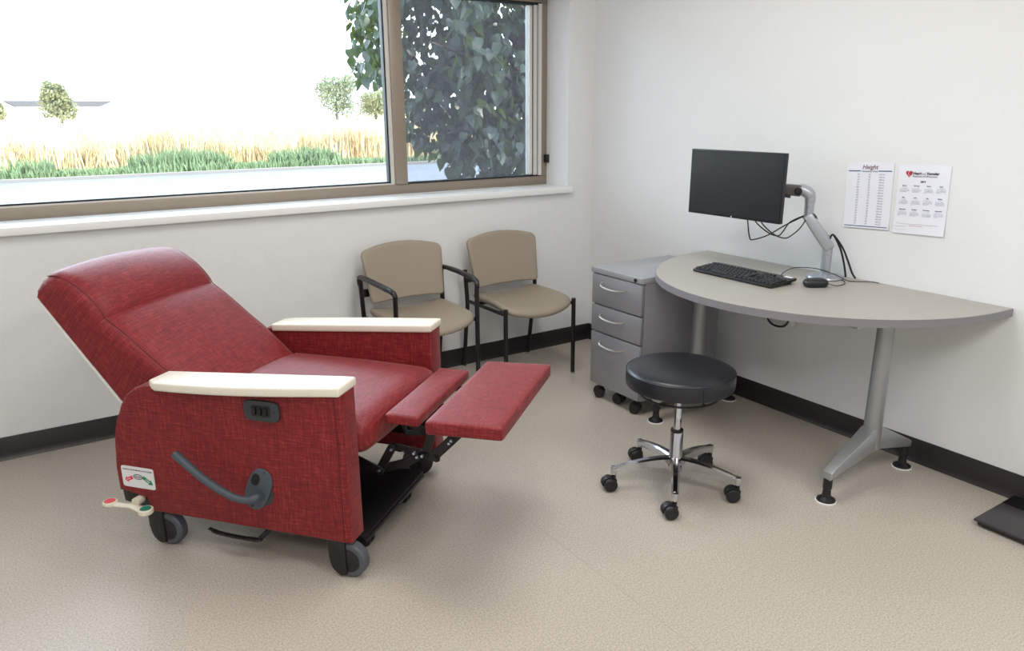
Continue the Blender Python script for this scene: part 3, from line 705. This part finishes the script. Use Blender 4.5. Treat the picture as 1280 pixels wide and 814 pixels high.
for s in (-1, 1): finish('tilt_foot', B(s*.19-.012, s*.19+.012, .05, .07, .0, .016, bev=.002), BLACKP, kb_)
tag(finish('keyboard_cable', T([(-.300, -1.66, .742), (-.27, -1.655, .756), (-.2, -1.655, .766), (-.14, -1.70, .765), (-.12, -1.755, .757), (-.10, -1.80, .742), (-.09, -1.835, .728), (-.07, -1.86, .7255), (-.03, -1.90, .7265), (-.02, -1.93, .7265), (-.022, -1.94, .726)], .0018, 6, smooth=6), BLACKP), 'thin black cord arching from the keyboard past the arm base', 'cable')
ms = empty('mouse', (-.285, -1.822, .7232), math.radians(-97), 'black computer mouse on the desk, right of the keyboard', 'mouse')
def mf(p):
    x, y, z = p; t = y/.055; z = z*(1-.35*t*t)+.001*t if z > 0 else z
    x *= 1-.14*max(0, t)**2-.05*(t < 0)*t*t
    return Vector((x, y, z+.0175))
body = finish('body', rbox((.058, .098, .038), .018, 10, mf), MOUSE, ms)
finish('scroll_wheel', L([(0, -.004), (.008, -.004), (.009, 0), (.008, .004), (0, .004)], (0, .03, .0255), 'x', 16), BLACKM, ms)
finish('button_seam', B(-.0006, .0006, .016, .046, .020, .0305), GASK, ms)
ms.rotation_euler[2] = math.radians(-123)
tag(finish('mouse_cable', T([(-.245, -1.849, .737), (-.225, -1.862, .730), (-.20, -1.868, .7255), (-.15, -1.865, .7255), (-.10, -1.83, .7255), (-.075, -1.79, .7255), (-.06, -1.765, .7255)], .0018, 6, smooth=6), BLACKP), 'thin black cord running from the mouse to the arm base', 'cable')

# ------------------------------------------------------------------ papers on the wall
def sheet(name, label, y0, z0, rot, wd=.207, ht=.272):
    e = empty(name, (-.0022, y0, z0), 0, label, 'paper'); e.rotation_euler = (rot, 0, 0)
    bm = bmesh.new(); N = 6
    for k in range(N+1):
        t = k/N; lift = -.004*max(0, t-.6)**2*6
        for y in (0, -wd): bm.verts.new((lift, y, -ht*t)); bm.verts.new((lift+.0006, y, -ht*t))
    bm.verts.ensure_lookup_table(); V = bm.verts
    for k in range(N):
        a = 4*k; b = a+4
        for q in ((a, b, b+2, a+2), (a+1, a+3, b+3, b+1), (a, a+1, b+1, b), (a+2, b+2, b+3, a+3)): bm.faces.new([V[i] for i in q])
    bm.faces.new([V[0], V[2], V[3], V[1]]); a = 4*N; bm.faces.new([V[a], V[a+1], V[a+3], V[a+2]])
    finish('page', bm, PAPER, e); return e
def tm(u, v, x=-.0012): return frame((x, -u, -v), (0, -1, 0), (0, 0, 1))
def pline(e, u0, u1, v, th, m, x=-.0012): finish('rule', B(x-.0002, x+.0004, -u1, -u0, -v-th, -v), m, e)
p1 = sheet('height_chart', 'white sheet headed Height with three columns of figures, left of the two papers', -1.722, 1.211, math.radians(-2.6))
text('heading', 'Height', .026, PMAR, p1, tm(.104, .026), 'CENTER', shear=.25)
text('heading', 'Conversion Chart', .0095, PBLK, p1, tm(.104, .038), 'CENTER')
pline(p1, .008, .062, .032, .0035, PNAVY); pline(p1, .142, .200, .032, .0035, PNAVY); pline(p1, .006, .200, .262, .003, PNAVY, -.0042)
rows = [(4+i//12, i % 12, 48+i) for i in range(28)][:20]
for col, fn_, u in (('feet', lambda r: "%d'%d\"" % (r[0], r[1]), .055), ('inches', lambda r: '%d"' % r[2], .105), ('cm', lambda r: '%.1f cm' % (r[2]*2.54), .158)):
    for i, r in enumerate(rows):
        v = .050+i*.0108; t = v/.272
        text('figure', fn_(r), .0066, PFIG, p1, tm(u, v, -.0012-.004*max(0, t-.6)**2*6), 'CENTER')
p2 = sheet('calendar_sheet', 'white one-page year calendar with a red heart logo, right of the two papers', -1.950, 1.214, math.radians(-1.9))
hp = []
for i in range(32):
    a = 2*PI*i/32; hp.append((.045-.0115*math.sin(a)**3*1.15, -.034+.0009*(13*math.cos(a)-5*math.cos(2*a)-2*math.cos(3*a)-math.cos(4*a))))
finish('heart_logo', prism(bmesh.new(), [(-u, v) for u, v in hp], lambda u, v, s: (-.0014 if s else -.0008, u, v)), PCRIM, p2)
finish('logo_figure', T([(-.0016, -.045, -.024), (-.0016, -.042, -.034), (-.0016, -.047, -.042)], .0009, 5, smooth=3), PWHITE, p2)
text('heading', 'Heart', .0145, PBLK, p2, tm(.060, .037), bold=.0005)
text('heading', 'and', .0095, PGREY, p2, tm(.097, .037)); text('heading', 'Vascular', .0145, PBLK, p2, tm(.114, .037), bold=.0005)
text('heading', 'Institute of Wisconsin', .0105, PGREY, p2, tm(.060, .047), sx=1.05)
text('heading', '2019', .010, PBLK, p2, tm(.104, .068), 'CENTER', bold=.0004)
MN = ['January', 'February', 'March', 'April', 'May', 'June', 'July', 'August', 'September', 'October', 'November', 'December']
DAYS = [31, 28, 31, 30, 31, 30, 31, 31, 30, 31, 30, 31]; wd0 = 2
for i, mn in enumerate(MN):
    cu, cv = .012+(i % 4)*.0485, .083+(i//4)*.047
    text('month', mn, .0062, PNAVY, p2, tm(cu+.019, cv), 'CENTER', bold=.0001)
    L_ = []; r_w = ['  ']*wd0
    for d in range(1, DAYS[i]+1):
        r_w.append('%2d' % d)
        if len(r_w) == 7: L_.append(' '.join(r_w)); r_w = []
    if r_w: L_.append(' '.join(r_w))
    wd0 = (wd0+DAYS[i]) % 7
    text('days', '\n'.join(L_), .0042, PFAINT, p2, tm(cu+.002, cv+.007, -.0014), sx=1.0)
pline(p2, .012, .180, .232, .0014, PLGREY, -.0028); pline(p2, .065, .120, .239, .0014, mat('print_pink', (216, 160, 172), .6), -.0028)
for a in ((.008, .055, .243, .0008), (.008, .055, .256, .0008)): pline(p2, *a, PLGREY, -.0035)

# ------------------------------------------------------------------ bathroom scale
sc_ = empty('floor_scale', (-.172, -2.735, 0), 0, 'flat dark grey and black bathroom scale on the floor by the right wall', 'scale')
finish('platform', B(-.158, .142, -.155, .155, .020, .029, bev=.003), SCALEG, sc_)
finish('glass_strip', B(.045, .1405, -.1535, .1535, .0285, .0298), SCALEK, sc_)
finish('underbody', B(-.148, .132, -.145, .145, .006, .020, bev=.003), BLACKP, sc_)
for a in (-1, 1):
    for b in (-1, 1): finish('foot', L([(0, 0), (.014, 0), (.014, .008), (0, .008)], (-.008+a*.11, b*.12, 0), 'z', 16), BLACKM, sc_)
finish('logo', tube(bmesh.new(), [(-.133, -.020, .0292), (-.134, -.024, .0292), (-.131, -.028, .0292), (-.133, -.036, .0292), (-.131, -.044, .0292), (-.134, -.052, .0292)], .0022, 6, smooth=3, flat=.3), PWHITE, sc_)

# ------------------------------------------------------------------ doctor's stool
SX, SY = -.993, -1.772
st = empty('rolling_stool', (SX, SY, 0), 0, 'round black vinyl rolling stool with five-arm chrome base', 'stool')
def sp(n, bm, m, par=None, **k): return finish(n, bm, m, par or st, (0, 0, 0), **k)
se = sp('seat', L([(0, .503), (.10, .502), (.16, .499), (.19, .493), (.200, .487), (.2035, .480), (.2055, .46), (.2055, .440), (.203, .428), (.197, .424), (0, .424)], (0, 0, 0), 'z', 64), LEATH)
pts = [(.2035*math.cos(a), .2035*math.sin(a), .4835) for a in [2*PI*k/64 for k in range(65)]]
sp('piping', T(pts, .0022, 6, cap=False), LEATH, se)
a = math.radians(-112); sp('stitching', T([(.2062*math.cos(a), .2062*math.sin(a), .43), (.2062*math.cos(a), .2062*math.sin(a), .48)], .0014, 5), GASK, se)
sp('height_ring', tube(bmesh.new(), [(.150*math.cos(q), .150*math.sin(q), .390) for q in [2*PI*k/48 for k in range(49)]], .0042, 8, cap=False), BLACKM)
bm = bmesh.new()
for q in range(3):
    a = q*2*PI/3+.4; tube(bm, [(.03*math.cos(a), .03*math.sin(a), .418), (.10*math.cos(a), .10*math.sin(a), .418), (.148*math.cos(a), .148*math.sin(a), .391)], .0035, 6, smooth=2)
sp('ring_spoke', bm, BLACKM)
sp('seat_plate', L([(0, .424), (.08, .424), (.08, .418), (.03, .416), (.028, .40), (0, .40)], (0, 0, 0), 'z', 24), BLACKM)
sp('gas_lift', L([(.0145, .41), (.0145, .30), (.0155, .298), (.0155, .235)], (0, 0, 0), 'z', 20), CHROME)
sp('collar', L([(.016, .244), (.024, .242), (.025, .236), (.022, .228)], (0, 0, 0), 'z', 20), BLACKP)
sp('hub', L([(.022, .233), (.0245, .228), (.0255, .13), (.032, .115), (.036, .095), (.034, .075), (0, .075)], (0, 0, 0), 'z', 28), CHROME)
for k in range(5):
    a = math.radians(9+72*k); ca, sa = math.cos(a), math.sin(a); bm = bmesh.new(); rows = []
    for i in range(9):
        t = i/8; r = .022+.228*t; w_ = .019-.006*t; zt = .128-.034*t**1.6+.004*math.sin(PI*t); zb = zt-(.048-.028*t)
        rows.append([bm.verts.new((r*ca-s*w_*sa*q, r*sa+s*w_*ca*q, z)) for s, z, q in ((-1, zb, .8), (1, zb, .8), (1, zt-.006, 1), (.55, zt, 1), (-.55, zt, 1), (-1, zt-.006, 1))])
    for p, q in zip(rows, rows[1:]):
        for j in range(6): bm.faces.new((p[j], p[(j+1) % 6], q[(j+1) % 6], q[j]))
    bm.faces.new(rows[0]); bm.faces.new(rows[-1][::-1])
    lg = sp('base_arm', bm, CHROME, angle=25)
    sp('stem_socket', L([(0, .098), (.012, .096), (.013, .090), (.012, .066), (0, .064)], (.245*ca, .245*sa, 0), 'z', 16), CHROME, lg)
    twin_caster(sp, .245*ca, .245*sa, .066, [2.55, 2.7, 2.8, 2.75, 2.5][k], .0265)

# ------------------------------------------------------------------ outdoors
ASPH = speck('pale_asphalt', (70, 76, 86), (62, 68, 78), 2.5, .8)
KERB = mat('kerb_concrete', (90, 86, 84), .8)
FIELD = speck('dry_field', (206, 190, 150), (186, 168, 122), .8, .9)
GREENG = mat('green_blade', (80, 98, 66), .7); STRAW = speck('straw_blade', (184, 167, 134), (156, 134, 100), 1.2, .8)
gm = bmesh.new()
def gstrip(y0, y1, z0, z1, x0=-60, x1=90):
    bm = bmesh.new(); bm.faces.new([bm.verts.new(p) for p in ((x0, y0, z0), (x1, y0, z0), (x1, y1, z1), (x0, y1, z1))]); return bm
struct('ground_road', B(-60, 90, .31, 20, -.35, -.25), ASPH).name = 'road'
CRACK = mat('crack_tar', (52, 56, 64), .7)
cr = [( (-.6, 16.8), (-.1, 16.2), (.5, 16.3), (.9, 15.3), (1.0, 14.6)), ((6.0, 18.3), (6.6, 17.8), (7.4, 17.9), (7.9, 17.5)), ((-1.6, 12.5), (-.2, 12.3), (1.4, 12.6))]
for c in cr:
    o = finish('crack', T([(x, y, -.2495) for x, y in c], .035, 6, smooth=3, flat=.06), CRACK, bpy.data.objects['road'])
struct('kerb', B(-60, 90, 20, 20.25, -.35, -.17), KERB)
bm = bmesh.new(); prev = None
for y, z in ((20.25, -.2), (24, -.1), (35, .25), (60, .9), (120, 1.15), (400, 1.3)):
    cur = [bm.verts.new((-200, y, z)), bm.verts.new((300, y, z))]
    if prev: bm.faces.new((prev[0], prev[1], cur[1], cur[0]))
    prev = cur
struct('field', bm, FIELD)
def blades(name, sets, m, label, seed):
    rd = random.Random(seed); vs, fs = [], []
    for n, y0, y1, x0, x1, h0, h1, wd, clump in sets:
        for i in range(n):
            y = y0+(y1-y0)*rd.random()**1.4; x = x0+(x1-x0)*rd.random()
            c = noise.noise(Vector((x*.35, y*.35, seed)))
            if clump is not None and c < clump: continue
            h = (h0+(h1-h0)*rd.random())*(1+.7*c); a = rd.random()*PI; lx, ly = rd.gauss(0, .22)*h, rd.gauss(0, .18)*h
            z = -.2+(y-20.25)*.03; dx, dy = math.cos(a)*wd, math.sin(a)*wd; b = len(vs)
            ly = max(ly, y0-y-.0); vs += [(x-dx, y-dy, z), (x+dx, y+dy, z), (x+lx*.4+dx*.7, y+ly*.4+dy*.7, z+h*.6), (x+lx*.4-dx*.7, y+ly*.4-dy*.7, z+h*.6), (x+lx, y+ly, z+h)]
            fs += [(b, b+1, b+2, b+3), (b+3, b+2, b+4)]
    me = bpy.data.meshes.new(name); me.from_pydata(vs, [], fs); me.materials.append(m)
    o = bpy.data.objects.new(name, me); COL.objects.link(o); tag(o, label, 'grass', None, 'stuff'); return o
blades('green_grass', ((15000, 20.3, 21.3, -12, 22, .10, .26, .022, None), (14000, 20.5, 21.6, -12, 22, .28, .55, .025, .03)), GREENG, 'green grass and weeds growing in clumps along the far road kerb', 3)
blades('dry_grass', ((44000, 21.9, 30, -14, 26, .5, 1.2, .020, None),), STRAW, 'tall dry straw coloured grass filling the field edge', 5)
# leaves
def leaf_bm(s=1.0, fold=.25, bend=.25):
    """drooping heart-shaped leaf, tip down, two halves folded on the midrib"""
    bm = bmesh.new(); out_ = [(0, 0), (.30, .08), (.46, -.16), (.42, -.42), (.24, -.74), (0, -1.08)]
    mid = [(0, -.02), (0, -.22), (0, -.45), (0, -.72)]
    def P(u, v): return Vector((u*s, (abs(u)*fold+bend*v*v)*s, v*s))
    for sg in (-1, 1):
        e = [bm.verts.new(P(sg*u, v)) for u, v in out_]; m_ = [bm.verts.new(P(*q)) for q in mid]
        bm.faces.new((e[0], e[1], m_[0])) if False else None
        bm.faces.new((e[0], e[1], e[2], m_[1])); bm.faces.new((m_[1], e[2], e[3], m_[2])); bm.faces.new((m_[2], e[3], e[4], m_[3])); bm.faces.new((m_[3], e[4], e[5]))
        for q in (m_[0],): bm.verts.remove(q)
    bmesh.ops.remove_doubles(bm, verts=bm.verts, dist=1e-5); return bm
def leafmat(name, rgb, trans):
    m = bpy.data.materials.new(name); m.use_nodes = True; t = m.node_tree; p = bsdf(m); p.inputs['Roughness'].default_value = .42
    n = noise_tex(m, 2.5); r = ramp(m, n.outputs[0], [(.35, tuple(int(c*.75) for c in rgb)), (.65, rgb)]); lk(m, r.outputs[0], p.inputs['Base Color'])
    tr = nd(m, 'ShaderNodeBsdfTranslucent'); tr.inputs[0].default_value = lin(trans)
    x = nd(m, 'ShaderNodeMixShader'); x.inputs[0].default_value = .3; o = t.nodes['Material Output']
    lk(m, p.outputs[0], x.inputs[1]); lk(m, tr.outputs[0], x.inputs[2]); lk(m, x.outputs[0], o.inputs[0]); return m
LEAF = leafmat('tree_leaf', (38, 54, 46), (84, 100, 30)); BARK = speck('bark', (84, 70, 66), (58, 48, 46), 30, .9, bs=.4)
tree = empty('shade_tree', (1.7, 3.1, -.25), 0, 'leafy broadleaf tree with hanging heart-shaped leaves right outside the window', 'tree')
TO = (-1.7, -3.1, .25)
def tp(n, bm, m, par=None, **k): return finish(n, bm, m, par or tree, TO, **k)
tk = tp('trunk', T([(1.7, 3.1, -.25), (1.72, 3.1, .6), (1.66, 3.05, 1.5), (1.6, 3.1, 2.6), (1.65, 3.0, 3.8)], [.13, .11, .095, .08, .05], 12, smooth=4), BARK)
rd = random.Random(11)
brs = [((1.68, 3.05, .9), (.9, 2.6, 1.35), (.3, 2.4, 1.25)), ((1.66, 3.05, 1.2), (1.0, 2.5, 1.75), (.1, 2.3, 2.0)), ((1.64, 3.05, 1.6), (1.0, 2.9, 2.3), (-.1, 2.9, 2.75)),
       ((1.68, 3.05, 1.1), (1.5, 2.3, 1.5), (1.2, 1.9, 1.5)), ((1.62, 3.1, 2.3), (1.0, 2.4, 3.0), (.4, 2.0, 3.4)), ((1.64, 3.05, 1.7), (1.3, 2.4, 2.2), (.7, 1.9, 2.3)), ((1.7, 3.1, 1.0), (2.4, 3.3, 1.6), (2.9, 3.3, 2.0)), ((1.64, 3.1, 2.0), (1.4, 3.8, 2.6), (.9, 4.2, 3.0))]
for b in brs: tp('branch', T(b, [.035, .022, .010], 8, smooth=4), BARK)
C0, RR = Vector((1.35, 2.95, 2.15)), Vector((1.62, 1.25, 1.75))
spots = []
tries = 0
while len(spots) < 8200 and tries < 120000:
    tries += 1
    p = Vector((rd.uniform(-1, 1), rd.uniform(-1, 1), rd.uniform(-1, 1)))
    lowb = 1+.22*noise.noise(Vector((p.x*2.2, p.y*2.2, 4)))
    if p.length > lowb or p.length < .30: continue
    q = C0+Vector((p.x*RR.x, p.y*RR.y, p.z*RR.z))
    dg = q.x+3-.468*(q.y+3.675)
    zc = 1.72 if dg < 0 else max(.84, 1.24-.7*dg)
    if q.z < zc: continue
    g = noise.noise(q*2.6+Vector((5, 1, 2)))
    if g < -.16: continue
    spots.append(q)
camp = Vector((-3, -3.67, 1.43))
spots.sort(key=lambda q: (q-camp).length)
protos = [leaf_bm(.092, .22, .18), leaf_bm(.076, .38, .34), leaf_bm(.104, .14, .12)]
pmesh = []
for b in protos:
    o_ = finish('leaf', b, LEAF); pmesh.append(o_.data); bpy.data.objects.remove(o_)
def leafrot(): return Matrix.Rotation(rd.uniform(0, 2*PI), 4, 'Z') @ Matrix.Rotation(rd.gauss(.15, .35), 4, 'X') @ Matrix.Rotation(rd.gauss(0, .3), 4, 'Y')
vis = [q for q in spots if q.z < 2.9 and q.x < 1.5][:300]; vs_ = set(id(q) for q in vis)
for q in vis:
    o_ = bpy.data.objects.new('leaf', pmesh[rd.randrange(3)]); COL.objects.link(o_); o_.parent = tree
    mw = leafrot(); mw.translation = q+Vector(TO); o_.matrix_local = mw
vsb, fsb = [], []
src = [([v.co.copy() for v in m_.vertices], [tuple(p.vertices) for p in m_.polygons]) for m_ in pmesh]
for q in spots:
    if id(q) in vs_: continue
    V_, F_ = src[rd.randrange(3)]; mw = leafrot(); mw.translation = q+Vector(TO); b = len(vsb); s_ = rd.uniform(.85, 1.2)
    vsb += [tuple(mw @ (v*s_)) for v in V_]; fsb += [tuple(i+b for i in f) for f in F_]
me = bpy.data.meshes.new('foliage'); me.from_pydata(vsb, [], fsb); me.materials.append(LEAF)
fo = bpy.data.objects.new('foliage', me); COL.objects.link(fo); fo.parent = tree; fo['kind'] = 'stuff'
# distant trees
def far_tree(x, y, z, w_, h_, rgb, label, seed):
    rd2 = random.Random(seed); e = empty('field_tree', (x, y, z), 0, label, 'tree', 'small trees far across the field')
    vs, fs = [], []; s = .12
    blobs = [(0, 0, .5, .62)]*5+[(rd2.uniform(-.6, .6), rd2.uniform(-.6, .6), rd2.uniform(.22, .85), rd2.uniform(.26, .42)) for _ in range(10)]
    for i in range(4200):
        bx, by, bz, br_ = blobs[rd2.randrange(15)]; d = Vector((rd2.gauss(0, 1), rd2.gauss(0, 1), rd2.gauss(0, 1))).normalized()*br_*abs(rd2.gauss(.85, .22))
        px_, py_, pz_ = (bx+d.x)*w_/2, (by+d.y)*w_/2, max(.04, bz+d.z*.55)*h_
        n1_ = Vector((rd2.gauss(0, 1), rd2.gauss(0, 1), rd2.gauss(0, 1))).normalized(); n2_ = n1_.cross(Vector((.3, .5, .8))).normalized(); b = len(vs)
        c = Vector((px_, py_, pz_)); vs += [tuple(c-n1_*s), tuple(c+n2_*s*.6), tuple(c+n1_*s), tuple(c-n2_*s*.6)]; fs.append((b, b+1, b+2, b+3))
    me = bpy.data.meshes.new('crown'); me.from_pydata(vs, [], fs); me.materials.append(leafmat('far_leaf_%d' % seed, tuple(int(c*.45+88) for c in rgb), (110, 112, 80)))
    o = bpy.data.objects.new('crown', me); COL.objects.link(o); o.parent = e; o['kind'] = 'stuff'
    finish('trunk', T([(0, 0, -.3), (.05, 0, h_*.5)], [.14, .08], 8), BARK, e)
far_tree(.5, 60, 1.0, 2.9, 2.6, (118, 132, 74), 'small round tree far across the field in front of a low roof', 21)
far_tree(20.9, 60, .8, 4.3, 3.8, (104, 130, 96), 'wider tree far across the field, left of the window mullion', 22)
far_tree(24.9, 61, .8, 4.0, 2.9, (130, 142, 84), 'lower tree far across the field, partly behind the window mullion', 23)
far_tree(-3.5, 60, .95, 2.2, 1.5, (140, 150, 90), 'bushy tree far across the field at the left picture edge', 24)
bd = empty('low_building', (3, 104, 1.1), 0, 'low pale building with a flat grey roof far beyond the field', 'building')
finish('walls', B(-4.4, 3.9, -3.6, 4, 0, 1.34), mat('white_render', (240, 240, 238), .8), bd)
finish('roof', prism(bmesh.new(), [(-5.6, 1.98), (-4.5, 1.32), (4.0, 1.32), (5.5, 1.98)], xz(-4.0, 4.6)), mat('grey_roof', (70, 70, 76), .9, 0, .1), bd)
